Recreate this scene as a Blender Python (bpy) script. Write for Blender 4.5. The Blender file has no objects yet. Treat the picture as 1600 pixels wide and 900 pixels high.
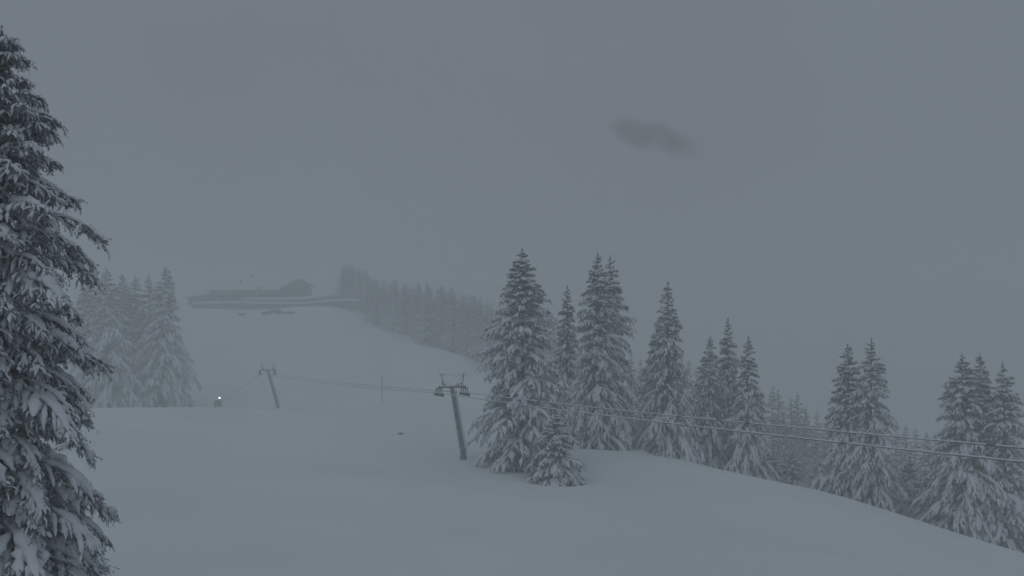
import bpy, bmesh, math, random
import numpy as np
from mathutils import Vector, Matrix

# ------------------------------------------------------------------ camera, sky, sun, exposure
scene = bpy.context.scene
COL = scene.collection
F = 1537.0            # focal length in photo pixels (photo is 1600 x 900)
HOR = 520.0           # photo row of eye level

cam_data = bpy.data.cameras.new("camera")
cam_data.sensor_width = 36.0
cam_data.lens = 36.0 * F / 1600.0
cam_data.shift_y = (HOR - 450.0) / 1600.0
cam_data.clip_start = 0.1
cam_data.clip_end = 5000.0
cam = bpy.data.objects.new("camera", cam_data)
cam.location = (0, 0, 0)
cam.rotation_euler = (math.radians(90), 0, 0)
COL.objects.link(cam)
scene.camera = cam

SUN_EL, SUN_AZ = math.radians(58), math.radians(215)
world = bpy.data.worlds.new("World")
scene.world = world
world.use_nodes = True
wn, wl = world.node_tree.nodes, world.node_tree.links
wn.clear()
w_out = wn.new("ShaderNodeOutputWorld")
w_sky = wn.new("ShaderNodeTexSky")
w_sky.sky_type = 'NISHITA'
w_sky.sun_disc = False
w_sky.sun_elevation = SUN_EL
w_sky.sun_rotation = SUN_AZ
w_bg1 = wn.new("ShaderNodeBackground")
w_bg1.inputs['Strength'].default_value = 0.05
w_bg2 = wn.new("ShaderNodeBackground")          # the closed cloud deck: even grey all round
# soft uneven mist in the deck, the same all round
w_tc = wn.new("ShaderNodeTexCoord")
w_nz = wn.new("ShaderNodeTexNoise")
w_nz.inputs['Scale'].default_value = 2.2
w_nz.inputs['Detail'].default_value = 3.0
w_nz.inputs['Distortion'].default_value = 0.6
w_cr = wn.new("ShaderNodeValToRGB")
w_cr.color_ramp.elements[0].position = 0.28
w_cr.color_ramp.elements[0].color = (0.412, 0.468, 0.543, 1)
w_cr.color_ramp.elements[1].position = 0.72
w_cr.color_ramp.elements[1].color = (0.474, 0.556, 0.636, 1)
wl.new(w_tc.outputs['Generated'], w_nz.inputs['Vector'])
wl.new(w_nz.outputs['Fac'], w_cr.inputs['Fac'])
wl.new(w_cr.outputs['Color'], w_bg2.inputs['Color'])
w_bg2.inputs['Strength'].default_value = 1.0
w_mix = wn.new("ShaderNodeMixShader")
w_mix.inputs[0].default_value = 0.94
wl.new(w_sky.outputs[0], w_bg1.inputs['Color'])
wl.new(w_bg1.outputs[0], w_mix.inputs[1])
wl.new(w_bg2.outputs[0], w_mix.inputs[2])
wl.new(w_mix.outputs[0], w_out.inputs['Surface'])

sun_data = bpy.data.lights.new("sun", 'SUN')
sun_data.energy = 0.75
sun_data.angle = math.radians(50)
sun_data.color = (0.98, 1.0, 1.0)
sun = bpy.data.objects.new("sun", sun_data)
sun.rotation_euler = (math.radians(90) - SUN_EL, 0, math.radians(-35))
sun.location = (0, 0, 60)
COL.objects.link(sun)

vs = scene.view_settings
vs.view_transform = 'Standard'
vs.look = 'None'
vs.gamma = 1.0
vs.use_curve_mapping = False
vs.exposure = -1.38

scene.render.engine = 'CYCLES'
cy = scene.cycles
cy.max_bounces = 8
cy.diffuse_bounces = 3
cy.glossy_bounces = 2
cy.transmission_bounces = 2
cy.volume_bounces = 3
cy.transparent_max_bounces = 8
cy.use_denoising = True
cy.use_adaptive_sampling = True
cy.adaptive_threshold = 0.02
cy.volume_step_rate = 1.0

# ------------------------------------------------------------------ helpers
def W(px, py, Y):
    """a point of the place, estimated from the photo at distance Y"""
    return ((px - 800.0) / F * Y, Y, (HOR - py) / F * Y)

def tag(o, label=None, cat=None, group=None, kind=None):
    if label: o['label'] = label
    if cat: o['category'] = cat
    if group: o['group'] = group
    if kind: o['kind'] = kind
    return o

def link(name, data, parent=None, loc=None):
    o = bpy.data.objects.new(name, data)
    COL.objects.link(o)
    if parent is not None: o.parent = parent
    if loc is not None: o.location = loc
    return o

def empty(name, loc, rz=0.0):
    o = link(name, None, loc=loc)
    o.rotation_euler = (0, 0, rz)
    o.empty_display_size = 0.3
    return o

def mesh_np(name, V, faces, mat, smooth=False):
    """V (n,3); faces: list of int arrays (m,k)"""
    me = bpy.data.meshes.new(name)
    V = np.asarray(V, dtype=np.float32)
    me.vertices.add(len(V))
    me.vertices.foreach_set('co', V.ravel())
    loops = np.concatenate([f.ravel() for f in faces]).astype(np.int32)
    sizes = np.concatenate([np.full(len(f), f.shape[1], np.int32) for f in faces])
    starts = np.concatenate([[0], np.cumsum(sizes)[:-1]]).astype(np.int32)
    me.loops.add(len(loops))
    me.loops.foreach_set('vertex_index', loops)
    me.polygons.add(len(sizes))
    me.polygons.foreach_set('loop_start', starts)
    if smooth:
        me.polygons.foreach_set('use_smooth', np.ones(len(sizes), dtype=bool))
    me.materials.append(mat)
    me.update(calc_edges=True)
    me.validate()
    return me

class MB:
    """collects boxes, bars and discs into one mesh"""
    def __init__(s): s.v, s.f = [], []
    def add(s, vs_, fs):
        o = len(s.v); s.v += [tuple(v) for v in vs_]; s.f += [tuple(i + o for i in f) for f in fs]; return s
    def box(s, a, b):
        x0, y0, z0 = a; x1, y1, z1 = b
        return s.add([(x0,y0,z0),(x1,y0,z0),(x1,y1,z0),(x0,y1,z0),(x0,y0,z1),(x1,y0,z1),(x1,y1,z1),(x0,y1,z1)],
                     [(0,3,2,1),(4,5,6,7),(0,1,5,4),(1,2,6,5),(2,3,7,6),(3,0,4,7)])
    def bar(s, p, q, r0, r1=None, n=8, cap=True):
        r1 = r0 if r1 is None else r1
        p, q = Vector(p), Vector(q); d = (q - p).normalized()
        u = d.cross(Vector((0.13, 0.21, 1)) if abs(d.z) < .95 else Vector((1, .1, 0))).normalized(); w = d.cross(u)
        vs_ = []
        for c, r in ((p, r0), (q, r1)):
            for k in range(n):
                a = 2 * math.pi * k / n
                vs_.append(c + u * (r * math.cos(a)) + w * (r * math.sin(a)))
        fs = [(k, (k+1) % n, n + (k+1) % n, n + k) for k in range(n)]
        if cap: fs += [tuple(range(n))[::-1], tuple(range(n, 2*n))]
        return s.add(vs_, fs)
    def path(s, pts, r, n=6):
        pts = [Vector(p) for p in pts]; vs_, fs = [], []
        for i, p in enumerate(pts):
            d = (pts[min(i+1, len(pts)-1)] - pts[max(i-1, 0)]).normalized()
            u = d.cross(Vector((0, 0, 1))).normalized(); w = u.cross(d)
            for k in range(n):
                a = 2 * math.pi * k / n
                vs_.append(p + u * (r * math.cos(a)) + w * (r * math.sin(a)))
        for i in range(len(pts) - 1):
            for k in range(n):
                fs.append((i*n+k, i*n+(k+1) % n, (i+1)*n+(k+1) % n, (i+1)*n+k))
        return s.add(vs_, fs)
    def build(s, name, mat, parent=None, loc=None, smooth=False):
        me = bpy.data.meshes.new(name)
        me.from_pydata(s.v, [], s.f); me.materials.append(mat)
        if smooth: me.polygons.foreach_set('use_smooth', [True] * len(me.polygons))
        me.update()
        return link(name, me, parent, loc)

def blob(name, mat, parent, loc, size, seed, sub=3, rough=.25, flat=0.0):
    """uneven rounded lump"""
    rnd = random.Random(seed); bm = bmesh.new()
    bmesh.ops.create_icosphere(bm, subdivisions=sub, radius=1)
    ph = [(rnd.uniform(-2, 2), rnd.uniform(-2, 2), rnd.uniform(-2, 2), rnd.uniform(0, 6.3)) for _ in range(7)]
    for v in bm.verts:
        c = v.co
        k = 1 + rough * sum(math.sin(c.x*a + c.y*b + c.z*d + e) for a, b, d, e in ph) / 3
        c *= k
        if c.z < 0: c.z *= (1 - flat)
        v.co = (c.x * size[0], c.y * size[1], c.z * size[2])
    me = bpy.data.meshes.new(name); bm.to_mesh(me); bm.free(); me.materials.append(mat)
    me.polygons.foreach_set('use_smooth', [True] * len(me.polygons))
    return link(name, me, parent, loc)

# ------------------------------------------------------------------ materials
def mat_new(name):
    m = bpy.data.materials.new(name); m.use_nodes = True
    n, l = m.node_tree.nodes, m.node_tree.links
    return m, n, l, n['Principled BSDF']

def mat_noise(name, c0, c1, scale=4.0, rough=.8, bump=0.0, bscale=None, lo=.35, hi=.65, metal=0.0, spec=.3, coords='Object', detail=4):
    m, n, l, p = mat_new(name)
    tc = n.new('ShaderNodeTexCoord')
    nz = n.new('ShaderNodeTexNoise'); nz.inputs['Scale'].default_value = scale; nz.inputs['Detail'].default_value = detail
    l.new(tc.outputs[coords], nz.inputs['Vector'])
    mr = n.new('ShaderNodeMapRange'); mr.inputs['From Min'].default_value = lo; mr.inputs['From Max'].default_value = hi
    l.new(nz.outputs['Fac'], mr.inputs['Value'])
    mx = n.new('ShaderNodeMix'); mx.data_type = 'RGBA'
    mx.inputs['A'].default_value = (*c0, 1); mx.inputs['B'].default_value = (*c1, 1)
    l.new(mr.outputs[0], mx.inputs['Factor'])
    l.new(mx.outputs['Result'], p.inputs['Base Color'])
    p.inputs['Roughness'].default_value = rough; p.inputs['Metallic'].default_value = metal
    p.inputs['Specular IOR Level'].default_value = spec
    if bump:
        n2 = n.new('ShaderNodeTexNoise'); n2.inputs['Scale'].default_value = bscale or scale * 3; n2.inputs['Detail'].default_value = 5
        l.new(tc.outputs[coords], n2.inputs['Vector'])
        b = n.new('ShaderNodeBump'); b.inputs['Strength'].default_value = bump; b.inputs['Distance'].default_value = .05 if bump < .55 else .12
        l.new(n2.outputs['Fac'], b.inputs['Height']); l.new(b.outputs[0], p.inputs['Normal'])
    return m

M = {}
M['ground'] = mat_noise('fresh_snow_ground', (.73, .795, .82), (.80, .855, .87), .06, .85, .6, .9, coords='Object', spec=.15)
M['snow'] = mat_noise('clinging_snow', (.72, .75, .79), (.83, .85, .88), 3.0, .85, .5, 9.0, spec=.15)
M['needles'] = mat_noise('rimed_needles', (.030, .033, .038), (.19, .20, .23), 5.0, .8, 0, lo=.42, hi=.78, spec=.2, detail=6)
M['needles_near'] = mat_noise('near_needles', (.048, .051, .058), (.42, .44, .48), 11.0, .8, 0, lo=.34, hi=.64, spec=.2, detail=6)
M['bark'] = mat_noise('bark', (.045, .038, .032), (.12, .11, .10), 8.0, .9, .6, 25, spec=.1)
M['steel'] = mat_noise('galvanised_steel', (.15, .16, .17), (.36, .37, .39), 2.0, .6, .1, 12, metal=.35)
M['dark_steel'] = mat_noise('dark_steel', (.05, .052, .058), (.17, .175, .185), 4, .6, metal=.3)
M['cable'] = mat_noise('cable', (.06, .06, .065), (.10, .10, .11), 3, .6, metal=.4)
M['wood'] = mat_noise('dark_timber', (.055, .050, .048), (.17, .165, .165), .5, .85, .2, 10)
M['plaster'] = mat_noise('stained_render', (.10, .095, .09), (.16, .15, .145), .7, .9)
M['stone'] = mat_noise('retaining_stone', (.09, .09, .095), (.28, .285, .295), .6, .9, .5, 3)  # stone colour also raised, standing in for denser haze at that distance
M['rock'] = mat_noise('rock', (.045, .044, .045), (.10, .10, .10), 2.5, .9, .5, 8)
M['red'] = mat_noise('red_paint', (.22, .035, .03), (.30, .07, .06), 3, .55)
M['cloth'] = mat_noise('flag_cloth', (.09, .05, .06), (.12, .07, .08), 2, .9)
m, n, l, p = mat_new('window_glass')
p.inputs['Base Color'].default_value = (.02, .025, .03, 1); p.inputs['Roughness'].default_value = .12; M['glass'] = m
M['haze_paled_timber'] = mat_noise('haze_paled_timber', (.085, .082, .082), (.27, .275, .285), .45, .9)  # timber paled: thicker fog over the hilltop buildings is put into its colour
m, n, l, p = mat_new('lamp_glow')
p.inputs['Base Color'].default_value = (.9, .9, .9, 1)
p.inputs['Emission Color'].default_value = (1, .95, .86, 1); p.inputs['Emission Strength'].default_value = 34.0; M['lamp'] = m

# ------------------------------------------------------------------ terrain (height field through surveyed points)
CP = [W(*a) for a in [
    (200, 900, 33), (500, 900, 34), (800, 900, 36), (1150, 900, 42), (1600, 905, 50),
    (250, 760, 58), (500, 760, 60), (750, 780, 58), (1000, 808, 61), (1250, 852, 60), (1450, 880, 60),
    (400, 690, 95), (180, 690, 92), (625, 682, 112), (725, 717, 88), (815, 732, 86), (870, 756, 79),
    (180, 638, 148), (300, 638, 150), (430, 641, 152), (50, 640, 148),
    (560, 645, 150), (660, 660, 135), (740, 683, 118), (740, 650, 150), (745, 612, 195),
    (342, 634, 231), (430, 634, 215), (200, 640, 225), (597, 633, 200), (670, 612, 215),
    (420, 590, 262), (300, 590, 262), (560, 570, 262), (650, 575, 255),
    (420, 535, 305), (300, 530, 310), (540, 517, 315),
    (300, 484, 343), (420, 485, 343), (520, 482, 343), (200, 486, 343),
    (550, 487, 345), (620, 521, 315), (700, 549, 285), (735, 561, 270), (850, 605, 235),
    (905, 707, 92), (1000, 715, 93), (1080, 724, 95), (1200, 752, 92), (1300, 772, 90), (1410, 806, 84), (1600, 861, 76),
    (942, 709, 99), (1050, 724, 102), (1140, 750, 106), (1350, 800, 100), (1520, 856, 92),
]]
CP += [(-60, 0, -6.5), (-12, 16, -7.4), (0, 0, -8.0), (15, 12, -8.6), (40, 20, -11.5), (80, 20, -18), (0, -60, -5.5), (-80, -60, -3), (80, -60, -18),
       (-150, 60, -6.0), (-150, 150, -9), (-150, 230, -11), (-200, 320, 6), (-120, 400, 9.5), (-60, 400, 9.0), (-250, 420, 9.5), (-150, 560, 8),
       (-45, 345, 2), (-22, 315, -6), (-4, 285, -13), (6, 265, -17), (26, 235, -24), (-20, 400, -6), (20, 345, -20),
       (25, 130, -20), (45, 135, -25), (62, 130, -29), (80, 110, -32), (24, 165, -22), (45, 170, -31), (80, 160, -40), (130, 110, -48), (120, 60, -32),
       (60, 230, -45), (110, 230, -60), (40, 320, -42), (120, 340, -72), (40, 450, -40), (150, 500, -80), (220, 160, -75), (250, 330, -85), (-20, 560, -20), (260, 20, -55)]
CP = np.array(CP, dtype=float)
def _tps_k(r2):
    return np.where(r2 > 0, r2 * np.log(np.maximum(r2, 1e-9)), 0.0)
_S = 100.0
_xy = CP[:, :2] / _S
_n = len(CP)
_d2 = ((_xy[:, None] - _xy[None]) ** 2).sum(-1)
_A = np.zeros((_n + 3, _n + 3))
_A[:_n, :_n] = _tps_k(_d2) + np.eye(_n) * 2e-4
_A[:_n, _n] = 1; _A[:_n, _n+1:] = _xy
_A[_n, :_n] = 1; _A[_n+1:, :_n] = _xy.T
_sol = np.linalg.solve(_A, np.concatenate([CP[:, 2], np.zeros(3)]))
def height(x, y):
    x = np.asarray(x, float); y = np.asarray(y, float)
    q = np.stack([np.clip(x, -280, 280), np.clip(y, -80, 580)], -1).reshape(-1, 2) / _S
    out = np.empty(len(q))
    for i in range(0, len(q), 20000):
        s = q[i:i+20000]
        d2 = ((s[:, None] - _xy[None]) ** 2).sum(-1)
        out[i:i+20000] = _tps_k(d2) @ _sol[:_n] + _sol[_n] + s @ _sol[_n+1:]
    z = np.clip(out, -95, 13).reshape(x.shape)
    # wind-worked unevenness of the snow, in metres
    z = z + .16 * np.sin(x * .11 + .7 * np.sin(y * .05)) * np.sin(y * .083 + 1.3) + .06 * np.sin(x * .37 + y * .21 + 2) * np.sin(y * .29 - x * .11)
    return z
def hz(x, y): return float(height(np.array([x]), np.array([y]))[0])

def axis(lo, hi, fine_lo, fine_hi, d, D):
    a = list(np.arange(lo, fine_lo, D)) + list(np.arange(fine_lo, fine_hi, d)) + list(np.arange(fine_hi, hi + .1, D))
    return np.array(a)
gx = axis(-420, 420, -120, 110, 1.4, 6.0)
gy = axis(-80, 640, 10, 250, 1.4, 5.0)
GX, GY = np.meshgrid(gx, gy)
GZ = height(GX, GY)
nx, ny = len(gx), len(gy)
gid = np.arange(nx * ny).reshape(ny, nx)
gf = np.stack([gid[:-1, :-1], gid[:-1, 1:], gid[1:, 1:], gid[1:, :-1]], -1).reshape(-1, 4)
ground = link('snow_ground', mesh_np('snow_ground', np.stack([GX, GY, GZ], -1).reshape(-1, 3), [gf], M['ground'], True))
tag(ground, kind='structure')

# ------------------------------------------------------------------ snow-laden spruces
UPZ = np.array([0, 0, 1.0])
def norm(a): return a / np.maximum(np.linalg.norm(a, axis=-1, keepdims=True), 1e-9)

def tubes(P, w, h, sides, ref, lift, jit=None):
    """P (M,K,3) centre lines, w,h (M,K) half width / half thickness, ref (M,3) side on which the snow sits, lift (M,K)"""
    Mn, K, _ = P.shape
    T = norm(np.gradient(P, axis=1))
    R = np.broadcast_to(ref[:, None], P.shape)
    U = norm(R - (R * T).sum(-1, keepdims=True) * T)
    S = np.cross(T, U)
    ang = np.arange(sides) / sides * 2 * np.pi
    C = P + U * lift[..., None]
    k = 1.0 if jit is None else jit.uniform(.70, 1.30, (Mn, K, sides))
    V = C[:, :, None] + S[:, :, None] * (k * w[..., None] * np.cos(ang))[..., None] + U[:, :, None] * (k * h[..., None] * np.sin(ang))[..., None]
    idx = np.arange(Mn * K * sides).reshape(Mn, K, sides)
    nxt = np.roll(idx, -1, axis=2)
    Fq = np.stack([idx[:, :-1], nxt[:, :-1], nxt[:, 1:], idx[:, 1:]], -1).reshape(-1, 4)
    return V.reshape(-1, 3), Fq

def blades(rg, P, nb, length, width, down, fwd=.55, s0=.05, k=None):
    """thin needle sprays along centre lines P (M,K,3)"""
    Mn, K, _ = P.shape
    s = rg.uniform(s0, 1, (Mn, nb)) * (K - 1)
    i = np.minimum(s.astype(int), K - 2); f = (s - i)[..., None]
    m_ = np.arange(Mn)[:, None]
    B = P[m_, i] * (1 - f) + P[m_, i+1] * f
    T = norm(P[m_, i+1] - P[m_, i])
    Rn = norm(rg.normal(size=B.shape))
    D = norm(T * fwd + Rn * .75 + np.array([0, 0, -down]))
    L = length * rg.uniform(.5, 1.25, (Mn, nb, 1)) * (1 if k is None else k[:, None, None])
    Q = norm(np.cross(D, rg.normal(size=B.shape))) * (width * rg.uniform(.6, 1.3, (Mn, nb, 1)))
    V = np.stack([B - Q * .5, B + Q * .5, B + D * L * .6 + Q * .45, B + D * L], 2)
    idx = np.arange(Mn * nb * 4).reshape(-1, 4)
    return V.reshape(-1, 3), np.concatenate([idx[:, [0, 1, 2]], idx[:, [0, 2, 3]]])

def curve(base, az, e0, e1, L, K, pw=1.0, wob=None):
    """polylines that start at base and bend from elevation e0 to e1"""
    s = np.linspace(0, 1, K)
    sm = (s[:-1] + s[1:]) / 2
    e = e0[:, None] + (e1 - e0)[:, None] * sm[None] ** pw
    a = az[:, None] + (0 if wob is None else wob[:, None] * sm[None])
    st = np.stack([np.cos(e) * np.cos(a), np.cos(e) * np.sin(a), np.sin(e)], -1) * (L / (K - 1))[:, None, None]
    return np.concatenate([base[:, None], base[:, None] + np.cumsum(st, 1)], 1)

def sample(P, s):
    K = P.shape[1]; q = np.clip(s, 0, .9999) * (K - 1); i = q.astype(int); f = (q - i)[..., None]
    m_ = np.arange(len(P))[:, None]
    return P[m_, i] * (1 - f) + P[m_, i+1] * f, norm(P[m_, i+1] - P[m_, i])

def boughs(rg, zb, az, L, e0, e1, r_trunk, o):
    """returns centre lines of boughs and of their twigs plus snow sizes; o = style options"""
    B = len(zb)
    base = np.stack([np.cos(az) * r_trunk, np.sin(az) * r_trunk, zb], -1)
    P = curve(base, az, e0, e1, L, 7, 1.15, rg.normal(0, .18, B))
    nt = o['nt']
    s = (np.linspace(o.get('s0', .16), .97, nt)[None] + rg.uniform(-.04, .04, (B, nt)))
    tb, tt = sample(P, s)
    side = np.where((np.arange(nt) % 2) == 0, 1.0, -1.0)[None] * np.ones((B, 1))
    spread = (1.05 - .65 * s) * rg.uniform(.7, 1.25, (B, nt))
    taz = np.arctan2(tt[..., 1], tt[..., 0]) + side * spread
    tel = np.arcsin(np.clip(tt[..., 2], -1, 1)) * .7 - .12 + rg.normal(0, .12, (B, nt))
    tl = np.clip(L[:, None] * (o['ta'] * (1 - s) + o['tb']) * rg.uniform(.65, 1.25, (B, nt)), .12 * o['unit'], o['tmax'])
    tend = np.maximum(tel - o['droop'] * rg.uniform(.6, 1.3, (B, nt)), -1.5)
    TP = curve(tb.reshape(-1, 3), taz.ravel(), tel.ravel(), tend.ravel(), tl.ravel(), 5, 1.0)
    return P, TP, tl.ravel()

def snow_on(rg, P, TP, tl, o, hi=False):
    """snow ridges on boughs and finger-like loads on twigs"""
    Vs, Fs, off = [], [], 0
    def put(V, Fq):
        nonlocal off
        Vs.append(V); Fs.append(Fq + off); off += len(V)
    def ref_of(Q):
        out = Q[:, -1] - Q[:, 0]; out = out * np.array([1, 1, 0])
        return norm(UPZ[None] * .85 + norm(out) * .45)
    # twigs
    frac = (np.arange(len(TP)) % o['nt']) / o['nt']
    keep = rg.random(len(TP)) < o['cover'] * o.get('inner', 1.0) + frac * o.get('outer', 0.0)
    Q = TP[keep]; q = tl[keep]
    if len(Q):
        K = 8 if hi else 5
        ss = np.linspace(.10, o.get('reach', .95), K)
        C, _ = sample(Q, np.broadcast_to(ss, (len(Q), K)) + rg.uniform(-.03, .03, (len(Q), K)))
        prof = np.sin(np.pi * np.linspace(.04, .985, K)) ** .55
        prof[0] *= .5
        wv = (o['sw'] * np.clip(q / o['tmax'], .48, 1) * rg.uniform(.6, 1.35, len(q)))[:, None] * prof[None] * rg.uniform(.6, 1.35, (len(q), K))
        hv = wv * rg.uniform(.5, .85, (len(q), 1))
        put(*tubes(C, wv, hv, 7 if hi else 5, ref_of(Q), hv * .75, rg))
    # bough ridges
    keep = rg.random(len(P)) < o['cover'] + .1
    Q = P[keep]
    if len(Q):
        K = 16 if hi else 7
        ss = np.linspace(.14, .97, K)
        C, _ = sample(Q, np.broadcast_to(ss, (len(Q), K)))
        prof = np.sin(np.pi * np.linspace(.03, .985, K)) ** .5
        Ln = np.linalg.norm(Q[:, -1] - Q[:, 0], axis=1)
        wv = (o['rw'] * np.clip(Ln / o['Lref'], .3, 1) * rg.uniform(.7, 1.3, len(Q)))[:, None] * prof[None] * rg.uniform(.75, 1.25, (len(Q), K))
        hv = wv * rg.uniform(.55, .9, (len(Q), 1))
        put(*tubes(C, wv, hv, 8 if hi else 5, ref_of(Q), hv * .8, rg))
    return np.concatenate(Vs), np.concatenate(Fs)

def trunk_mesh(name, H, r):
    zs = np.linspace(-.6, H * .985, 12)
    V, Fq, n = [], [], 9
    for i, z in enumerate(zs):
        t = max(z, 0) / H
        rr = r * (1 - t) ** .9 + .012 + (.25 * r if i < 2 else 0)
        for k in range(n):
            a = 2 * math.pi * k / n
            V.append((rr * math.cos(a) + .02 * math.sin(z * 1.3), rr * math.sin(a), z))
    idx = np.arange(len(V)).reshape(-1, n); nx_ = np.roll(idx, -1, 1)
    Fq = np.stack([idx[:-1], nx_[:-1], nx_[1:], idx[1:]], -1).reshape(-1, 4)
    return mesh_np(name, V, [Fq], M['bark'], True)

def spruce(seed, H, R, droop=.8, el_top=.5, el_mid=-.15, el_low=-.55, cover=.72, whorl=.42, per=5.6, nt=11, lod=0, low=.02, pw=.85, ragged=.22, skirt=.78, inner=.45, outer=.75):
    """meshes (trunk, crown, snow) of one spruce of height H and crown radius R"""
    rg = np.random.default_rng(seed)
    zb = []
    z = low * H + .1
    while z < H * .975:
        k = int(per * rg.uniform(.75, 1.2)) + 1
        if z > H * .85: k = max(3, k - 2)
        zb += list(z + rg.uniform(-.5, .5, k) * whorl * .9)
        z += whorl * rg.uniform(.7, 1.3) * (1.0 if z < H * .8 else .7)
    zb = np.clip(np.array(zb), low * H, H * .975)
    B = len(zb)
    az = np.arange(B) * 2.39996 + rg.normal(0, .35, B)
    t = zb / H
    prof = np.minimum((1 - t) ** pw, (1 - t) * 1.45) * np.where(t < .12, skirt + (1 - skirt) * t / .12, 1.0)
    L = (R * prof + .08) * rg.uniform(1 - ragged, 1 + ragged, B)
    # whole sides of a tree are fuller than others
    ph = rg.uniform(0, 6.28, 4)
    L *= 1 + .10 * np.sin(az * 2 + ph[0] + t * 5) + .10 * np.sin(t * 23 + ph[1]) * np.cos(az + ph[2])
    e_mean = np.interp(t, [0, .35, .8, 1], [el_low, el_mid, el_mid * .3 + el_top * .35, el_top])
    e0 = e_mean + .38 + rg.normal(0, .10, B)
    e1 = e_mean - .42 + rg.normal(0, .14, B)
    L = L / np.maximum(np.cos(e_mean), .55)
    o = dict(nt=nt, ta=.38, tb=.18, tmax=1.5 if lod == 0 else 1.5, unit=.6, droop=droop, cover=cover, sw=.20 if lod == 0 else .2, rw=.23, Lref=3.0, inner=inner, outer=outer)
    P, TP, tl = boughs(rg, zb, az, L, e0, e1, .05, o)
    nb_t, nb_b = (12, 30) if lod == 0 else (9, 12)
    k = 1.0 if lod == 0 else 1.05
    kb = np.clip(L / 1.3, .36, 1)
    V1, F1 = blades(rg, TP, nb_t, .30 * k, .040 * k, .45, k=np.repeat(kb, nt))
    V2, F2 = blades(rg, P, nb_b, .34 * k, .045 * k, .5, s0=.0, k=kb)
    # leader shoot
    Lp = np.array([[[0, 0, H * .93], [0, 0, H * .965], [.02, 0, H * .995]]])
    V3, F3 = blades(rg, Lp, 110 if lod == 0 else 40, .22, .04, .0, .7)
    crown = mesh_np('crown', np.concatenate([V1, V2, V3]), [np.concatenate([F1, F2 + len(V1), F3 + len(V1) + len(V2)])], M['needles'])
    SV, SF = snow_on(rg, P, TP, tl, o)
    snow = mesh_np('snow_load', SV, [SF], M['snow'], True)
    return trunk_mesh('trunk', H, .011 * H + .04), crown, snow

def plant(name, meshes, loc, label, group, rz=0.0, sc=1.0, wide=1.0, lean=(0, 0)):
    e = empty(name, loc, rz)
    e.scale = (sc * wide, sc * wide, sc)
    e.rotation_euler = (lean[0], lean[1], rz)
    for nm, me in zip(('trunk', 'crown', 'snow_load'), meshes):
        c_ = link(nm, me, e)
        if nm != 'trunk': c_['kind'] = 'stuff'
    tag(e, label, 'tree', group)
    return e

SPR = {
    'hero': (spruce(11, 20, 5.0, droop=.80, el_mid=-.16, el_low=-.55, whorl=.46, per=6.2, nt=12, pw=.74, ragged=.30, skirt=.62), 20),
    'tall': (spruce(12, 20, 3.9, droop=.85, el_mid=-.30, el_low=-.62, whorl=.46, per=5.8, nt=11, pw=.74, ragged=.26), 20),
    'tall_b': (spruce(31, 20, 4.1, droop=.9, el_mid=-.38, el_low=-.66, whorl=.50, per=5.6, nt=10, pw=.70, ragged=.34, cover=.78), 20),
    'weep': (spruce(13, 18, 3.8, droop=1.05, el_mid=-.74, el_low=-.95, whorl=.46, per=5.4, nt=10, pw=.88, ragged=.22), 18),
    'weep_b': (spruce(34, 18, 3.6, droop=1.0, el_mid=-.62, el_low=-.80, whorl=.49, per=5.4, nt=10, pw=.80, ragged=.32, cover=.66), 18),
    'weep_slim': (spruce(14, 17, 3.2, droop=1.05, el_mid=-.70, el_low=-.85, whorl=.45, per=5.4, nt=10, pw=.84), 17),
    'broad': (spruce(15, 18, 4.9, droop=.95, el_mid=-.42, el_low=-.70, whorl=.45, per=6.0, nt=12, pw=.78, ragged=.28), 18),
    'young': (spruce(16, 8, 2.7, droop=.9, el_mid=-.40, el_low=-.70, whorl=.34, per=5.4, nt=10, cover=.85, pw=.7, inner=.85, outer=.3), 8),
    'far_a': (spruce(21, 18, 3.2, droop=.8, el_mid=-.35, el_low=-.6, whorl=.58, per=5.2, nt=7, lod=1, cover=.4), 18),
    'far_b': (spruce(22, 18, 2.8, droop=.8, el_mid=-.45, el_low=-.7, whorl=.58, per=5.2, nt=7, lod=1, cover=.4, pw=.8), 18),
    'far_c': (spruce(23, 18, 3.7, droop=.8, el_mid=-.25, el_low=-.6, whorl=.58, per=5.2, nt=7, lod=1, cover=.4), 18),
}

WELLS = []
def tree_at(kind, px, top, Y, label, group, rz, wide=1.0, sink=.15, name='spruce_tree'):
    """a spruce whose trunk stands at photo column px, distance Y, and whose tip reaches photo row top"""
    x = (px - 800) / F * Y
    z = hz(x, Y) - sink
    H = (HOR - top) / F * Y - z
    me, h0 = SPR[kind]
    r_ = random.Random(int(px * 7 + top))
    WELLS.append((x, Y, 1.0 if kind != 'young' else .6))
    return plant(name, me, (x, Y, z), label, group, rz, H / h0, wide * (h0 / H) ** .3, (r_.uniform(-.025, .025), r_.uniform(-.025, .025)))

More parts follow.
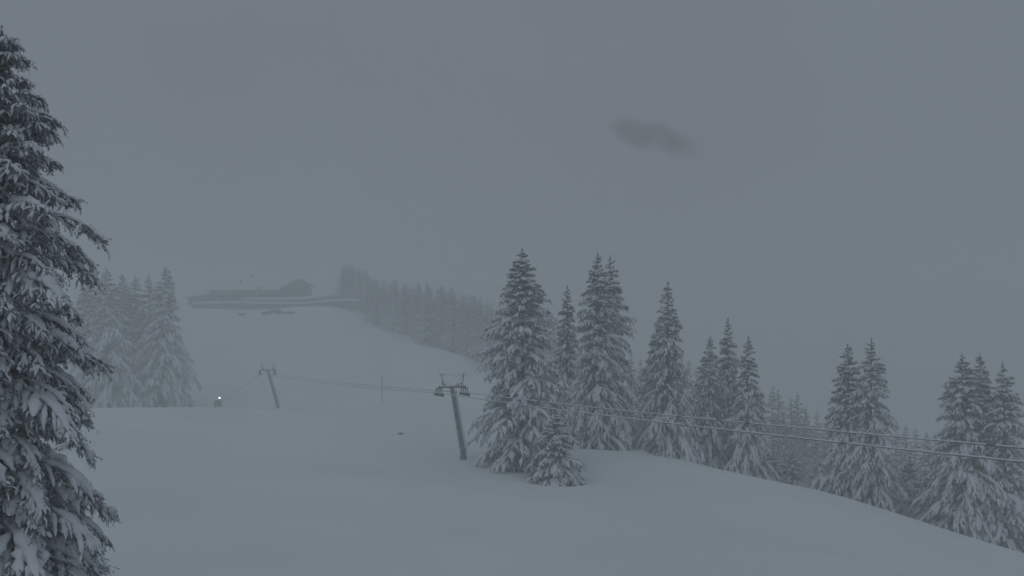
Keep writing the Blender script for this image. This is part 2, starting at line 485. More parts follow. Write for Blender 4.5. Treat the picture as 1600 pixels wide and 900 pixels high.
G1 = 'snowy spruces along the slope edge'
for row in [
    ('hero', 818, 389, 86, 'tallest broad snowy spruce right beside the near lift pylon', 2.3, 1.04),
    ('young', 866, 646, 80.0, 'small drooping snowy spruce in front of the big spruce beside the pylon', 1.1, 1.15),
    ('weep_b', 884, 446, 103, 'spruce half hidden between the big spruce by the pylon and the twin-topped pair', 2.2, .78),
    ('tall', 930, 394, 99, 'left one of the tall twin-topped spruces behind the big spruce by the pylon', 4.0, .9),
    ('tall_b', 951, 397, 101.5, 'right one of the tall twin-topped spruces behind the big spruce by the pylon', 5.6, .85),
    ('weep', 1043, 440, 101, 'pointed weeping snowy spruce standing alone between the twin tops and the group of three', 0.9, 1.0),
    ('weep_slim', 1024, 498, 107, 'lower spruce tucked against the left side of the pointed weeping spruce', 2.9, 1.0),
    ('weep_slim', 1104, 525, 106, 'shortest slim spruce at the left of the group of three', 3.7, .95),
    ('weep_b', 1138, 497, 108, 'tallest spruce in the middle of the group of three', 5.0, .80),
    ('weep', 1166, 525, 104, 'spruce with wide snowy skirt at the right of the group of three', 1.9, .95),
    ('weep_slim', 1327, 536, 101, 'slim left one of the two joined spruces, right of the valley gap', 0.2, 1.15),
    ('tall_b', 1358, 527, 99, 'fuller right one of the two joined spruces, right of the valley gap', 3.0, .92),
    ('broad', 1506, 553, 93, 'broad heavily snowed spruce at the right, left of the tree cut by the frame', 1.4, .98),
    ('tall', 1531, 551, 96, 'second top rising just behind the broad spruce at the right', 0.5, .85),
    ('tall_b', 1574, 565, 92, 'rightmost large spruce, standing at the right edge of the picture', 4.4, .98),
]:
    k, px, top, Y, lab, rz, wd = row
    tree_at(k, px, top, Y, lab, G1, rz, wd)

rnd = random.Random(5)
G2 = 'fogged spruces in the valley behind the slope edge'
for (px, top, Y) in [(1204, 603, 150), (1217, 607, 143), (1233, 622, 140), (1246, 613, 150), (1262, 635, 136), (1278, 640, 144), (1292, 648, 140),
                     (1190, 615, 160), (1226, 640, 128), (1208, 660, 124), (1254, 655, 126), (1272, 672, 122), (1287, 690, 118), (1240, 690, 118), (1302, 660, 150),
                     (1400, 655, 140), (1413, 662, 135), (1428, 668, 140), (1441, 672, 150), (1452, 680, 132), (1420, 690, 122), (1466, 676, 145),
                     (1075, 560, 150), (1088, 575, 140), (1000, 560, 150), (986, 545, 160), (1068, 590, 135), (1180, 650, 128)]:
    LAB2 = ('fog-dimmed valley spruce behind the pointed weeping spruce' if px < 1100 else
            'fog-dimmed valley spruce in the gap left of the two joined spruces' if px < 1350 else
            'fog-dimmed valley spruce in the gap right of the two joined spruces')
    tree_at(rnd.choice(['far_a', 'far_b', 'far_c']), px, top, Y * 1.2, LAB2, G2, rnd.uniform(0, 6.28), rnd.uniform(.85, 1.1))
G2b = 'young spruces in the gaps of the slope edge'
for (px, top, Y, lab) in [(1238, 706, 112, 'young snowy spruce low in the valley gap, left of the two joined spruces'),
                          (1281, 722, 108, 'young snowy spruce low in the valley gap, touching the two joined spruces'),
                          (1421, 716, 104, 'young snowy spruce in the gap right of the two joined spruces'),
                          (1446, 735, 99, 'young snowy spruce against the left foot of the broad right-hand spruce'),
                          (1205, 700, 112, 'young snowy spruce at the right foot of the group of three')]:
    tree_at('young', px, top, Y, lab, G2b, rnd.uniform(0, 6.28), 1.0)

# hollows and drifted rims that the snow forms round the stems
wz = np.zeros(GX.size)
for (x, y, k) in WELLS:
    r2 = (GX.ravel() - x) ** 2 + (GY.ravel() - y) ** 2
    wz += -.55 * k * np.exp(-r2 / 4.5) + .28 * k * np.exp(-(np.sqrt(r2) - 3.9) ** 2 / 1.6)
_v = np.stack([GX.ravel(), GY.ravel(), GZ.ravel() + wz], -1).astype(np.float32)
ground.data.vertices.foreach_set('co', _v.ravel()); ground.data.update()

# the wood along the right edge of the far piste
G3 = 'dense fogged wood beside the far piste'
LAB3 = 'faint fogged spruce of the dense wood beside the far piste'
edge = [(535, 356), (560, 344), (620, 316), (700, 286), (760, 262), (850, 238)]
tops = [(525, 415), (540, 406), (560, 411), (580, 425), (600, 436), (650, 441), (700, 448), (730, 455), (770, 470), (860, 500), (900, 520)]
def interp(tab, v): return float(np.interp(v, [a for a, b in tab], [b for a, b in tab]))
for i in range(118):
    u = (i + rnd.random()) / 118
    px = 531 + 330 * u ** 1.15
    Yb = interp(edge, px)
    Y = Yb + rnd.uniform(2, 42) if px > 575 else Yb + rnd.uniform(6, 36)
    pxx = px + rnd.uniform(-2, 2) + (Y - Yb) * .35
    x = (pxx - 800) / F * Y
    z = hz(x, Y) - .2
    tp = interp(tops, pxx) + abs(rnd.gauss(0, 9)) + rnd.uniform(-4, 5)
    H = (HOR - tp) / F * Y - z
    H = min(max(H, 8), 30)
    me, h0 = SPR[rnd.choice(['far_a', 'far_b', 'far_c'])]
    plant('spruce_tree', me, (x, Y, z), LAB3, G3, rnd.uniform(0, 6.28), H / h0, rnd.uniform(1.0, 1.4) * (h0 / H) ** .4)

# fogged trees on the left, behind the crest
G4 = 'fogged spruces at the left behind the crest'
for (k, px, top, Y, lab, wd) in [('broad', 172, 416, 212, 'fogged spruce showing just right of the big near tree, on the crest', 1.0),
                            ('weep', 214, 430, 232, 'fogged middle spruce of the faint left-hand group', 1.35),
                            ('broad', 254, 414, 218, 'fogged spruce at the right end of the faint left-hand group, on the crest', 1.02),
                            ('tall', 138, 430, 215, 'fogged spruce mostly hidden by the big near tree', 1.2),
                            ('tall', 194, 426, 228, 'fogged spruce second from the big near tree in the faint left-hand group', 1.1),
                            ('weep_b', 233, 428, 230, 'fogged spruce tucked behind the right end of the faint left-hand group', 1.2),
                            ('far_b', 279, 530, 222, 'faint short spruce at the right foot of the left-hand group', 1.0)]:
    tree_at(k, px, top, Y, lab, G4, rnd.uniform(0, 6.28), wd)

# ------------------------------------------------------------------ the big near spruce at the left
def near_spruce():
    rg = np.random.default_rng(77)
    Y = 16.0
    x = (2 - 800) / F * Y
    z0 = hz(x, Y) - .2
    tip = (HOR - 42) / F * Y
    H = tip - z0
    e = empty('spruce_tree', (x, Y, z0), 0)
    tag(e, 'large near spruce loaded with snow, cut by the left edge of the picture', 'tree')
    link('trunk', trunk_mesh('trunk', H, .17), e)
    # leader and uppermost shoots
    zb, az = [], []
    z = H - .35
    a = 0.4
    while z > .7:
        n_ = 6 if z < H - 1.2 else 4
        for k in range(n_):
            zb.append(z + rg.uniform(-.12, .12)); az.append(a + k * 6.283 / n_ + rg.normal(0, .22))
        a += .62
        z -= .28 * rg.uniform(.8, 1.2)
    zb, az = np.array(zb), np.array(az)
    B = len(zb)
    d = H - zb
    L = np.interp(d, [0, .5, 1.6, 2.6, 3.7, 6.2, 8.2, 12], [.10, .28, .85, 1.22, 1.48, 1.52, 1.80, 2.2]) * rg.uniform(.64, 1.14, B)
    em = np.interp(d, [0, 1, 2.5, 4, 8, 12], [.45, .22, .0, -.20, -.42, -.5])
    e0 = em + .42 + rg.normal(0, .10, B)
    e1 = em - .52 + rg.normal(0, .13, B)
    L = L / np.maximum(np.cos(em), .6)
    o = dict(nt=21, ta=.36, tb=.15, tmax=.75, unit=.4, droop=.95, cover=.55, sw=.055, rw=.085, Lref=1.8, reach=.85, s0=.06)
    for b in range(B):
        sl = slice(b, b + 1)
        if L[b] < .7: oo = dict(o, nt=13, cover=.6, sw=.034, rw=.035)
        else: big = float(np.interp(d[b], [2, 4, 6, 9], [.7, .85, 1.05, 1.3])); oo = dict(o, cover=float(rg.uniform(.7, 1.0)), sw=.066 * big * float(rg.uniform(.75, 1.35)), rw=.098 * big * float(rg.uniform(.6, 1.4)))
        P, TP, tl = boughs(rg, zb[sl], az[sl], L[sl], e0[sl], e1[sl], .04, oo)
        # third order: little hanging shoots along each twig
        ns = 4
        s = rg.uniform(.2, 1, (len(TP), ns))
        sb, st = sample(TP, s)
        saz = np.arctan2(st[..., 1], st[..., 0]) + rg.normal(0, 1.0, s.shape)
        sel = np.full(s.size, -.5) + rg.normal(0, .3, s.size)
        SP = curve(sb.reshape(-1, 3), saz.ravel(), sel, np.maximum(sel - .6, -1.5), rg.uniform(.10, .26, s.size), 3)
        V0, F0 = tubes(TP, np.full(TP.shape[:2], .006), np.full(TP.shape[:2], .006), 4, np.tile(UPZ, (len(TP), 1)), np.zeros(TP.shape[:2]))
        Vb, Fb = tubes(P, np.linspace(.028, .006, 7)[None], np.linspace(.028, .006, 7)[None], 5, UPZ[None], np.zeros((1, 7)))
        V1, F1 = blades(rg, TP, 28, .070, .015, .15)
        V2, F2 = blades(rg, SP, 13, .055, .013, .15, .8)
        V3, F3 = blades(rg, P, 110, .080, .015, .1)
        vs_, fs_, off = [], [], 0
        for V, Fq in ((V0, F0), (Vb, Fb), (V1, F1), (V2, F2), (V3, F3)):
            vs_.append(V); fs_.append(Fq + off); off += len(V)
        bo = link('bough', mesh_np('bough', np.concatenate(vs_), fs_, M['needles_near']), e)
        SV, SF = snow_on(rg, P, TP, tl, oo, True)
        kp = rg.random(len(SP)) < .5
        Q = SP[kp]
        if len(Q):
            C, _ = sample(Q, np.broadcast_to(np.linspace(.0, .8, 4), (len(Q), 4)))
            wv = rg.uniform(.014, .034, (len(Q), 1)) * np.array([[.35, 1, 1, .25]])
            V4, F4 = tubes(C, wv, wv * .8, 4, np.tile(UPZ, (len(Q), 1)), wv * .6, rg)
            SV, SF = np.concatenate([SV, V4]), np.concatenate([SF, F4 + len(SV)])
        link('snow_load', mesh_np('snow_load', SV, [SF], M['snow'], True), bo)['kind'] = 'stuff'
    Lp = np.array([[[0, 0, H * .95], [0, 0, H * .975], [.01, 0, H * 1.0]]])
    V3, F3 = blades(rg, Lp, 160, .07, .012, -.1, .9)
    link('leader_shoot', mesh_np('leader_shoot', V3, [F3], M['needles_near']), e)
near_spruce()

# ------------------------------------------------------------------ ski lift: pylons, cables, end station
LD = Vector((-.40, .917, 0)).normalized()       # direction of the lift line, uphill-away
LP = Vector((.917, .40, 0)).normalized()        # across the line
def pylon(base, top, label):
    base, top = Vector(base), Vector(top)
    e = empty('lift_pylon', base)
    tag(e, label, 'ski lift pylon', 'pylons of the ski lift')
    ax = (top - base); Hh = ax.length; axn = ax.normalized()
    a = axn * .0
    f = MB(); f.bar((0, 0, -.5), axn * .35, .36, .30, 8); f.build('footing', M['steel'], e)
    # square tapered mast
    m_ = MB()
    u = LP; v = axn.cross(u).normalized()
    vs_ = []
    for c, r in ((axn * .2, .185), (axn * Hh, .135)):
        for sx, sy in ((-1, -1), (1, -1), (1, 1), (-1, 1)):
            vs_.append(c + u * r * sx + v * r * sy)
    m_.add(vs_, [(0,1,5,4),(1,2,6,5),(2,3,7,6),(3,0,4,7),(4,5,6,7),(3,2,1,0)])
    mast = m_.build('mast', M['steel'], e)
    for t in (.3, .55, .8):
        fl = MB(); fl.bar(axn * (Hh * t - .04), axn * (Hh * t + .04), .27 - .08 * t, None, 8); fl.build('flange', M['steel'], mast)
    # ladder on the right-hand face, with a line of snow
    ld = MB()
    o1 = u * .36
    for s in (-1, 1):
        ld.bar(axn * .6 + o1 + v * .17 * s, axn * (Hh - .2) + o1 * .85 + v * .17 * s, .022, None, 5)
    for k in range(int(Hh / .32)):
        q = axn * (.7 + .32 * k) + o1 * (1 - .15 * k * .32 / Hh)
        ld.bar(q - v * .17, q + v * .17, .014, None, 4)
    for t in (.15, .5, .85):
        ld.bar(axn * Hh * t + u * .15, axn * Hh * t + o1 * .95, .016, None, 4)
    ld.build('ladder', M['dark_steel'], e)
    sn = MB(); sn.bar(axn * .4 + u * .23, axn * (Hh - .3) + u * .18, .07, .05, 6); sn.build('snow_streak', M['snow'], e, smooth=True)
    T = axn * Hh
    arm = MB(); arm.bar(T - LP * 1.28 + Vector((0, 0, .05)), T + LP * 1.38 + Vector((0, 0, .05)), .065, None, 6)
    arm.bar(T + Vector((0, 0, .1)), T + LP * 1.0 + Vector((0, 0, .42)), .04, None, 5); arm.bar(T + Vector((0, 0, .1)), T - LP * 1.0 + Vector((0, 0, .42)), .04, None, 5)
    ar = arm.build('cross_arm', M['dark_steel'], e)
    s2 = MB(); s2.bar(T - LP * 1.2 + Vector((0, 0, .18)), T + LP * 1.3 + Vector((0, 0, .18)), .085, None, 6); s2.build('snow_cap', M['snow'], ar, smooth=True)
    tops = []
    for s in (-1, 1):
        h = MB(); b0 = T + LP * (.78 if s < 0 else .95) * s + Vector((0, 0, .1)); b1 = b0 + LP * .22 * s + Vector((0, 0, 1.15))
        h.bar(b0, b1, .055, .04, 6); h.bar(b1 - LP * .2, b1 + LP * .14, .03, None, 5); h.build('lifting_horn', M['dark_steel'], e); tops.append(b1)
    for pa, pb_, r_ in ((tops[0] - Vector((0, 0, .08)), tops[1] - Vector((0, 0, .1)), .012), (tops[1] - Vector((0, 0, .1)), T + LP * .15, .016), (tops[0] - Vector((0, 0, .5)), T + Vector((0, 0, .25)) - LP * .1, .016)):
        w = MB(); w.bar(pa, pb_, r_, None, 4); w.build('stay_wire', M['dark_steel'], e)
    for s in (-1, 1):
        c = T + LP * 1.22 * s + Vector((0, 0, -.34))
        bt = MB()
        bt.bar(c - LD * .8 + Vector((0, 0, .30)), c + LD * .8 + Vector((0, 0, .30)), .045, None, 5)
        bt.bar(c + Vector((0, 0, .28)), c + Vector((0, 0, .52)), .07, None, 5)
        for q in (-.72, -.24, .24, .72):
            bt.bar(c + LD * q + Vector((0, 0, .30)), c + LD * q * 1.2 + Vector((0, 0, -.22)), .045, None, 5)
        bt.bar(c - LD * 1.15 + Vector((0, 0, -.22)), c + LD * 1.15 + Vector((0, 0, -.22)), .025, None, 5)
        bo = bt.build('sheave_assembly', M['dark_steel'], e)
        for q in (-1.1, -.66, -.22, .22, .66, 1.1):
            wmb = MB(); p0 = c + LD * q + Vector((0, 0, -.25)); wmb.bar(p0 - LP * .05, p0 + LP * .05, .14, None, 12); wmb.build('sheave', M['dark_steel'], bo)
            sm = MB(); sm.bar(p0 + Vector((0, 0, .13)) - LD * .1, p0 + Vector((0, 0, .15)) + LD * .1, .055, .04, 6); sm.build('snow_cap', M['snow'], bo, smooth=True)
    return T + base
b1 = Vector(W(725, 717, 88)); b1.z = hz(b1.x, b1.y)
t1 = Vector(W(706, 606, 88.8))
pylon(b1, t1, 'near leaning lift pylon with ladder and crossarm, left of the big spruce')
b2 = Vector(W(435, 641, 165)); b2.z = hz(b2.x, b2.y) - .1
t2 = Vector(W(418, 579, 166))
pylon(b2, t2, 'far leaning lift pylon fading into fog at the crest')

ST = Vector(W(340, 632, 231)); ST.z = hz(ST.x, ST.y)
for s, lab in ((-1, 'nearer lower snow-coated ski lift cable running past the spruces'), (1, 'farther upper snow-coated ski lift cable running past the spruces')):
    c1 = t1 + LP * 1.22 * s + Vector((0, 0, -.44)); c2 = t2 + LP * 1.22 * s + Vector((0, 0, -.44)); c3 = ST + LP * .9 * s + Vector((0, 0, 1.2))
    k = (c1.y - 33.4)
    Dn = Vector((.436, -1, 0))
    zr = -4.39 if s < 0 else -4.14
    c0 = c1 + Dn * (c1.y - 33.0); c0.z = zr
    cm = c1 + Dn * (c1.y + 30.0); cm.z = zr + (zr - c1.z) * .9
    pts = []
    def span(a, b, sag, n):
        for i in range(n):
            t = i / n; p_ = a.lerp(b, t); p_.z -= sag * 4 * t * (1 - t); pts.append(p_)
    span(cm, c0, 0, 6); span(c0, c1, .18, 24); span(c1, c2, .35, 24); span(c2, c3, .8, 16); pts.append(c3)
    mb = MB(); mb.path(pts, .022, 6)
    co = mb.build('lift_cable', M['cable'], smooth=True)
    tag(co, lab, 'cable', 'cables of the ski lift')
    sb = MB(); rr = random.Random(3 + s)
    dense = []
    for i in range(len(pts) - 1):
        for j in range(6): dense.append(pts[i].lerp(pts[i+1], j / 6))
    # broken rim of snow along the top of the rope
    run = []
    for i, p_ in enumerate(dense):
        run.append(p_ + Vector((0, 0, .030 + rr.uniform(-.006, .006))))
        if rr.random() < .05 and len(run) > 3:
            sb.path(run, .030, 6); run = []
    if len(run) > 1: sb.path(run, .030, 6)
    sb.build('snow_rim', M['snow'], co, smooth=True)

# end station of the lift, red machine housing with a lamp
st = empty('lift_station', ST, math.atan2(LD.y, LD.x))
tag(st, 'small red lift end station with one bright white lamp at the crest', 'lift station')
q = MB(); q.box((-.8, -.75, .25), (.8, .75, 1.45)); q.build('housing', M['red'], st)
q = MB(); q.box((-.85, -.8, 1.455), (.85, .8, 1.62)); q.build('snow_cap', M['snow'], st)
for sx in (-.6, .6):
    for sy in (-.6, .6): q = MB(); q.bar((sx, sy, -.6), (sx, sy, .3), .08, None, 6); q.build('support_leg', M['dark_steel'], st)
q = MB(); q.bar((-1.2, 0, 1.10), (-1.2, 0, 1.22), .95, None, 20); q.build('return_wheel', M['dark_steel'], st)
q = MB(); q.bar((-.5, -.35, 1.6), (-.5, -.35, 2.15), .04, None, 6); q.bar((-.5, -.35, 2.1), (-.62, -.35, 2.12), .05, None, 6); lp = q.build('lamp_post', M['dark_steel'], st)
lm = blob('lamp', M['lamp'], lp, (-.66, -.35, 2.05), (.145, .145, .145), 3, 2, .02)

# ------------------------------------------------------------------ small things on the slope
px_, py_, Y_ = 597, 633, 200
pb = Vector(W(px_, py_, Y_)); pb.z = hz(pb.x, pb.y)
q = MB(); q.bar((0, 0, -.4), (0, 0, 6.1), .10, .07, 6); q.bar((0, 0, 6.1), (0, 0, 6.2), .09, .09, 6)
po = q.build('marker_pole', M['dark_steel'], loc=pb); tag(po, 'tall thin dark marker pole standing on the piste behind the cables', 'pole')
rk = Vector(W(626, 680, 113)); rk.z = hz(rk.x, rk.y)
rk_e = empty('rock', rk); tag(rk_e, 'small dark rock poking out of the empty piste left of the near pylon', 'rock')
blob('stone', M['rock'], rk_e, (0, 0, .05), (.30, .22, .20), 8, 3, .3)
blob('snow_cap', M['snow'], rk_e, (-.04, .02, .24), (.20, .15, .06), 9, 3, .2)

# ------------------------------------------------------------------ mountain restaurant and terraces at the top of the piste
def X(px, Y): return (px - 800) / F * Y
def Z(py, Y): return (HOR - py) / F * Y
Yb = 362.0
gb = min(hz(X(300, Yb), Yb), hz(X(480, Yb), Yb)) - 1.0
re = empty('mountain_restaurant', (X(390, Yb), Yb, gb))
tag(re, 'long low dark mountain restaurant with flat snowy roof at the top of the piste', 'building')
def RB(m_, x0, x1, y0, y1, z0, z1, dy0=0, dy1=8):      # photo columns/rows to local metres
    return m_.box((X(x0, Yb) - re.location.x, dy0, Z(z1, Yb) - gb), (X(x1, Yb) - re.location.x, dy1, Z(z0, Yb) - gb))
ctr = re.location
def lx(px): return X(px, Yb) - ctr.x
def lz(py): return Z(py, Yb) - gb
q = MB(); q.box((lx(327), 0, 0), (lx(446), 10, lz(455))); q.build('wall', M['haze_paled_timber'], re)
q = MB(); q.box((lx(292), 1, 0), (lx(326.6), 9, lz(464))); q.build('annex_wall', M['plaster'], re)
q = MB(); q.add([(lx(324), -1, lz(455)+.01), (lx(449), -1, lz(455)+.01), (lx(449), 11, lz(453)), (lx(324), 11, lz(453)), (lx(324), -1, lz(453.6)), (lx(449), -1, lz(453.2)), (lx(449), 11, lz(451)), (lx(324), 11, lz(451.6))],
      [(0,3,2,1),(4,5,6,7),(0,1,5,4),(1,2,6,5),(2,3,7,6),(3,0,4,7)]); rf = q.build('roof', M['haze_paled_timber'], re)
q = MB(); q.add([(lx(289), .2, lz(466)), (lx(325), .2, lz(461)), (lx(325), 9.8, lz(461)), (lx(289), 9.8, lz(466)), (lx(289), .2, lz(464.6)), (lx(325), .2, lz(459.4)), (lx(325), 9.8, lz(459.4)), (lx(289), 9.8, lz(464.6))],
      [(0,3,2,1),(4,5,6,7),(0,1,5,4),(1,2,6,5),(2,3,7,6),(3,0,4,7)]); q.build('annex_roof', M['haze_paled_timber'], re)
for i in range(9):
    q = MB(); a = 331 + i * 12.2
    q.box((lx(a), -.06, lz(469)), (lx(a + 7), .1, lz(459.5))); wi = q.build('window', M['dark_steel'], re)
    q = MB(); q.box((lx(a + .5), -.09, lz(468.5)), (lx(a + 6.5), -.062, lz(460))); q.build('pane', M['glass'], wi)
q = MB(); q.box((lx(398), 3, lz(453)), (lx(402), 5, lz(447.5))); q.build('chimney', M['stone'], re)

ch = empty('chalet', (X(463, 366), 366, gb))
tag(ch, 'dark gabled chalet rising above the terrace at the top of the piste', 'building')
def cx(px): return X(px, 366) - ch.location.x
def cz(py): return Z(py, 366) - gb
q = MB(); g = [(446, 466), (446, 449), (463.5, 438), (478, 447), (478, 466)]
vs_ = [(cx(a), 0, cz(b) if i not in (0, 4) else 0) for i, (a, b) in enumerate(g)] + [(cx(a), 11, cz(b) if i not in (0, 4) else 0) for i, (a, b) in enumerate(g)]
q.add(vs_, [(0, 4, 3, 2, 1), (5, 6, 7, 8, 9), (0, 1, 6, 5), (3, 4, 9, 8), (4, 0, 5, 9), (1, 2, 7, 6), (2, 3, 8, 7)]); q.build('wall', M['haze_paled_timber'], ch)
q = MB()
def slab(a, b, t=.35):
    (xa, za), (xb, zb_) = a, b
    q.add([(xa, -1.6, za), (xb, -1.6, zb_), (xb, 12.4, zb_), (xa, 12.4, za), (xa, -1.6, za + t), (xb, -1.6, zb_ + t), (xb, 12.4, zb_ + t), (xa, 12.4, za + t)],
          [(0,3,2,1),(4,5,6,7),(0,1,5,4),(1,2,6,5),(2,3,7,6),(3,0,4,7)])
slab((cx(435.5), cz(455)), (cx(463.5), cz(437))); slab((cx(463.6), cz(437)), (cx(484.5), cz(446.5)))
rf = q.build('roof', M['haze_paled_timber'], ch)
q = MB(); q.box((cx(468), 4, cz(441)), (cx(470.5), 5, cz(434.5))); q.build('chimney', M['stone'], rf)
for a in (450, 458.5, 467):
    q = MB(); q.box((cx(a), -.08, cz(457)), (cx(a + 5.5), .1, cz(450.5))); wi = q.build('window', M['dark_steel'], ch)
    q = MB(); q.box((cx(a + .4), -.11, cz(456.6)), (cx(a + 5.1), -.082, cz(451))); q.build('pane', M['glass'], wi)
q = MB(); q.box((cx(444), -1.4, cz(459.5)), (cx(480), -.02, cz(458))); q.build('balcony', M['haze_paled_timber'], ch)

def wall_run(name, label, pts, Yw, thick, mat, cap):
    """pts: (px, py_top, py_bottom)"""
    e = empty(name, (X(pts[0][0], Yw), Yw, Z(pts[0][2], Yw)))
    tag(e, label, 'wall', 'retaining walls below the restaurant')
    o_ = e.location
    q = MB(); vs_, fs = [], []
    for (a, t, b) in pts:
        for yy in (0, thick):
            vs_ += [(X(a, Yw) - o_.x, yy, Z(b, Yw) - o_.z - 1.5), (X(a, Yw) - o_.x, yy, Z(t, Yw) - o_.z)]
    for i in range(len(pts) - 1):
        k = i * 4; j = k + 4
        fs += [(k, j, j+1, k+1), (k+1, j+1, j+3, k+3), (k+3, j+3, j+2, k+2)]
    k = (len(pts) - 1) * 4
    fs += [(0, 1, 3, 2), (k, k+2, k+3, k+1)]
    q.add(vs_, fs); q.build('wall_body', mat, e)
    q = MB(); vs_, fs = [], []
    for (a, t, b) in pts:
        zt = Z(t, Yw) - o_.z
        for yy, h_ in ((-.15, .01), (-.1, cap * .8), (thick * .4, cap), (thick + .2, cap * .9), (thick + .2, .01)):
            vs_.append((X(a, Yw) - o_.x, yy, zt + h_))
    for i in range(len(pts) - 1):
        for c in range(4):
            k = i * 5 + c; fs.append((k, k + 5, k + 6, k + 1))
    fs += [(0, 1, 2, 3, 4), tuple((len(pts) - 1) * 5 + c for c in (4, 3, 2, 1, 0))]
    q.add(vs_, fs); q.build('snow_cap', M['snow'], e, smooth=False)
    return e
wall_run('retaining_wall', 'long dark retaining wall along the foot of the restaurant terrace', [(300, 474.5, 480), (380, 474, 481), (430, 475, 481.5), (470, 475, 482), (510, 472, 481), (540, 469.5, 477), (562, 471, 476)], 346, 3.0, M['stone'], .8)
wall_run('terrace_wall', 'upper snow-topped terrace wall rising to the right beneath the chalet', [(378, 468.5, 473), (430, 468.5, 473), (470, 468, 473), (505, 464, 470), (532, 461, 468)], 352, 3.5, M['stone'], .95)
fe = empty('terrace_fence', (X(440, 357), 357, Z(468, 357)))
tag(fe, 'dark timber fence on the terrace in front of the chalet', 'fence')
for i in range(13):
    a = 386 + i * 11.5; q = MB(); q.box((X(a, 357) - fe.location.x - .08, -.08, -1.5), (X(a, 357) - fe.location.x + .08, .08, Z(463.5 - max(0, i - 8) * .9, 357) - fe.location.z)); q.build('post', M['haze_paled_timber'], fe)
for h_ in (0.0, .55):
    q = MB(); pts = [(386, 464), (478, 464), (524, 460.5)]
    for (a, b), (c, d_) in zip(pts[:-1], pts[1:]):
        q.bar((X(a, 357) - fe.location.x, -.12, Z(b, 357) - fe.location.z - h_), (X(c, 357) - fe.location.x, -.12, Z(d_, 357) - fe.location.z - h_), .07, None, 5)
    q.build('rail', M['haze_paled_timber'], fe)

for i, (px_, py_, w_, h_, lab) in enumerate([(378, 492, 1.7, .7, 'leftmost dark snow-capped boulder below the restaurant wall'),
                                  (417, 491, 1.9, .9, 'dark snow-capped boulder second from left below the restaurant wall'),
                                  (437, 493, 1.5, .6, 'middle low dark boulder below the restaurant wall'),
                                  (453, 494, 1.7, .55, 'rightmost low dark boulder below the restaurant wall'),
                                  (430, 486, 2.3, .8, 'upper wide snow-capped boulder close under the restaurant wall')]):
    Yr = 341 - (py_ - 484) * .5
    bx_ = X(px_, Yr); zz = hz(bx_, Yr)
    b_e = empty('boulder', (bx_, Yr, zz)); tag(b_e, lab, 'boulder', 'boulders below the restaurant')
    blob('stone', M['rock'], b_e, (0, 0, h_ * .3), (w_, w_ * .8, h_), 30 + i, 3, .25)
    blob('snow_cap', M['snow'], b_e, (.1, 0, h_ * 1.05), (w_ * .75, w_ * .6, h_ * .35), 50 + i, 3, .2)
for (px_, py_, lean, lab) in [(374, 437, .12, 'left faint leaning flag above the restaurant roof'), (392, 427, -.10, 'right faint higher flag above the restaurant roof')]:
    Yf = 376; zb_ = hz(X(px_, Yf), Yf); f_e = empty('flagpole', (X(px_, Yf), Yf, zb_)); tag(f_e, lab, 'flag', 'flags behind the restaurant')
    zt = Z(py_, Yf) - zb_
    q = MB(); q.bar((-lean * 3, 0, -.5), (lean, 0, zt), .05, .03, 6); q.build('pole', M['steel'], f_e)
    q = MB(); nn = 6; vs_, fs = [], []
    for k in range(nn):
        u = k / (nn - 1)
        for th in (0, .03): vs_ += [(lean + .03 + u * .8, .15 * math.sin(u * 5) + th, zt - .1 - u * .4), (lean + .03 + u * .6, .15 * math.sin(u * 5 + .6) + th, zt - 1.4 - u * .5)]
    for k in range(nn - 1):
        a = k * 4; fs += [(a, a+4, a+5, a+1), (a+2, a+3, a+7, a+6), (a, a+2, a+6, a+4), (a+1, a+5, a+7, a+3)]
    fs += [(0, 1, 3, 2), ((nn-1)*4, (nn-1)*4+2, (nn-1)*4+3, (nn-1)*4+1)]
    q.add(vs_, fs); q.build('flag_cloth', M['cloth'], f_e)

# ------------------------------------------------------------------ dark shred of cloud above the trees (outside the fog layer)
Yc = 900.0
m = bpy.data.materials.new('cloud_shred'); m.use_nodes = True; n, l = m.node_tree.nodes, m.node_tree.links; n.clear()
out = n.new('ShaderNodeOutputMaterial'); pv = n.new('ShaderNodeVolumePrincipled'); pv.inputs['Color'].default_value = (.34, .29, .34, 1); pv.inputs['Anisotropy'].default_value = 0
tc = n.new('ShaderNodeTexCoord'); nz = n.new('ShaderNodeTexNoise'); nz.inputs['Scale'].default_value = .045; nz.inputs['Detail'].default_value = 5
mp = n.new('ShaderNodeMapping'); mp.inputs['Location'].default_value = (31, 7, -18); l.new(tc.outputs['Object'], mp.inputs['Vector']); l.new(mp.outputs[0], nz.inputs['Vector'])
sx = n.new('ShaderNodeSeparateXYZ'); l.new(tc.outputs['Object'], sx.inputs[0])
gx_ = n.new('ShaderNodeMapRange'); gx_.inputs['From Min'].default_value = -45; gx_.inputs['From Max'].default_value = 60; gx_.inputs['To Min'].default_value = 1.45; gx_.inputs['To Max'].default_value = .35; l.new(sx.outputs['X'], gx_.inputs['Value'])
vl = n.new('ShaderNodeVectorMath'); vl.operation = 'MULTIPLY'; vl.inputs[1].default_value = (1/56., 1/25., 1/17.); l.new(tc.outputs['Object'], vl.inputs[0])
ln = n.new('ShaderNodeVectorMath'); ln.operation = 'LENGTH'; l.new(vl.outputs[0], ln.inputs[0])
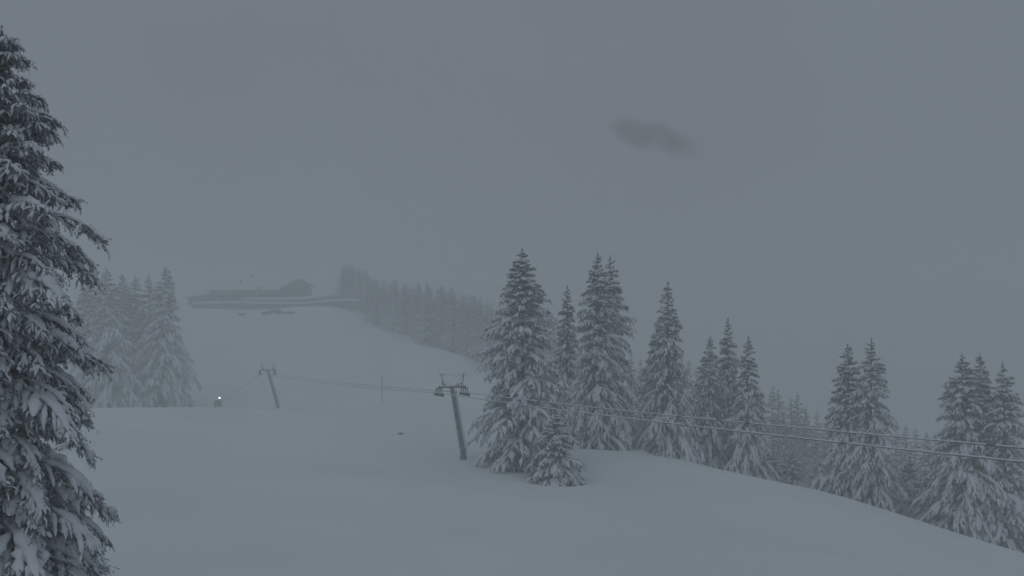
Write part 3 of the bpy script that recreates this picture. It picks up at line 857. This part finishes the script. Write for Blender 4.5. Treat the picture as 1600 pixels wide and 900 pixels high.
mr = n.new('ShaderNodeMapRange'); mr.interpolation_type = 'SMOOTHSTEP'; mr.inputs['From Min'].default_value = 1.0; mr.inputs['From Max'].default_value = .4; nw = n.new('ShaderNodeMath'); nw.operation = 'MULTIPLY_ADD'; nw.inputs[1].default_value = -.7; nw.inputs[2].default_value = .35
l.new(nz.outputs['Fac'], nw.inputs[0]); ns_ = n.new('ShaderNodeMath'); ns_.operation = 'ADD'; ns_.use_clamp = False
l.new(ln.outputs['Value'], ns_.inputs[0]); l.new(nw.outputs[0], ns_.inputs[1]); l.new(ns_.outputs[0], mr.inputs['Value'])
mr2 = n.new('ShaderNodeMapRange'); mr2.inputs['From Min'].default_value = .33; mr2.inputs['From Max'].default_value = .62; l.new(nz.outputs['Fac'], mr2.inputs['Value'])
mu = n.new('ShaderNodeMath'); mu.operation = 'MULTIPLY'; l.new(mr.outputs[0], mu.inputs[0]); l.new(mr2.outputs[0], mu.inputs[1])
mu2 = n.new('ShaderNodeMath'); mu2.operation = 'MULTIPLY'; mu2.inputs[1].default_value = .042; mu3 = n.new('ShaderNodeMath'); mu3.operation = 'MULTIPLY'; l.new(mu.outputs[0], mu3.inputs[0]); l.new(gx_.outputs[0], mu3.inputs[1]); l.new(mu3.outputs[0], mu2.inputs[0])
l.new(mu2.outputs[0], pv.inputs['Density']); l.new(pv.outputs[0], out.inputs['Volume'])
cl = blob('cloud', m, None, W(1034, 218, Yc), (68, 32, 22), 4, 3, .02)
cl.rotation_euler = (0, math.radians(16), 0)
tag(cl, 'dark smudge of cloud hanging alone in the grey sky above the spruces', 'cloud')

# ------------------------------------------------------------------ the fog: one closed box of even air
hzb = MB(); hzb.box((-440, -95, -100), (440, 660, 37))
m = bpy.data.materials.new('fog_air'); m.use_nodes = True; n, l = m.node_tree.nodes, m.node_tree.links; n.clear()
out = n.new('ShaderNodeOutputMaterial'); pv = n.new('ShaderNodeVolumePrincipled')
pv.inputs['Color'].default_value = (.965, .985, .99, 1); pv.inputs['Density'].default_value = .0044; pv.inputs['Anisotropy'].default_value = 0.0
l.new(pv.outputs[0], out.inputs['Volume'])
hb = hzb.build('haze', m); tag(hb, kind='stuff')
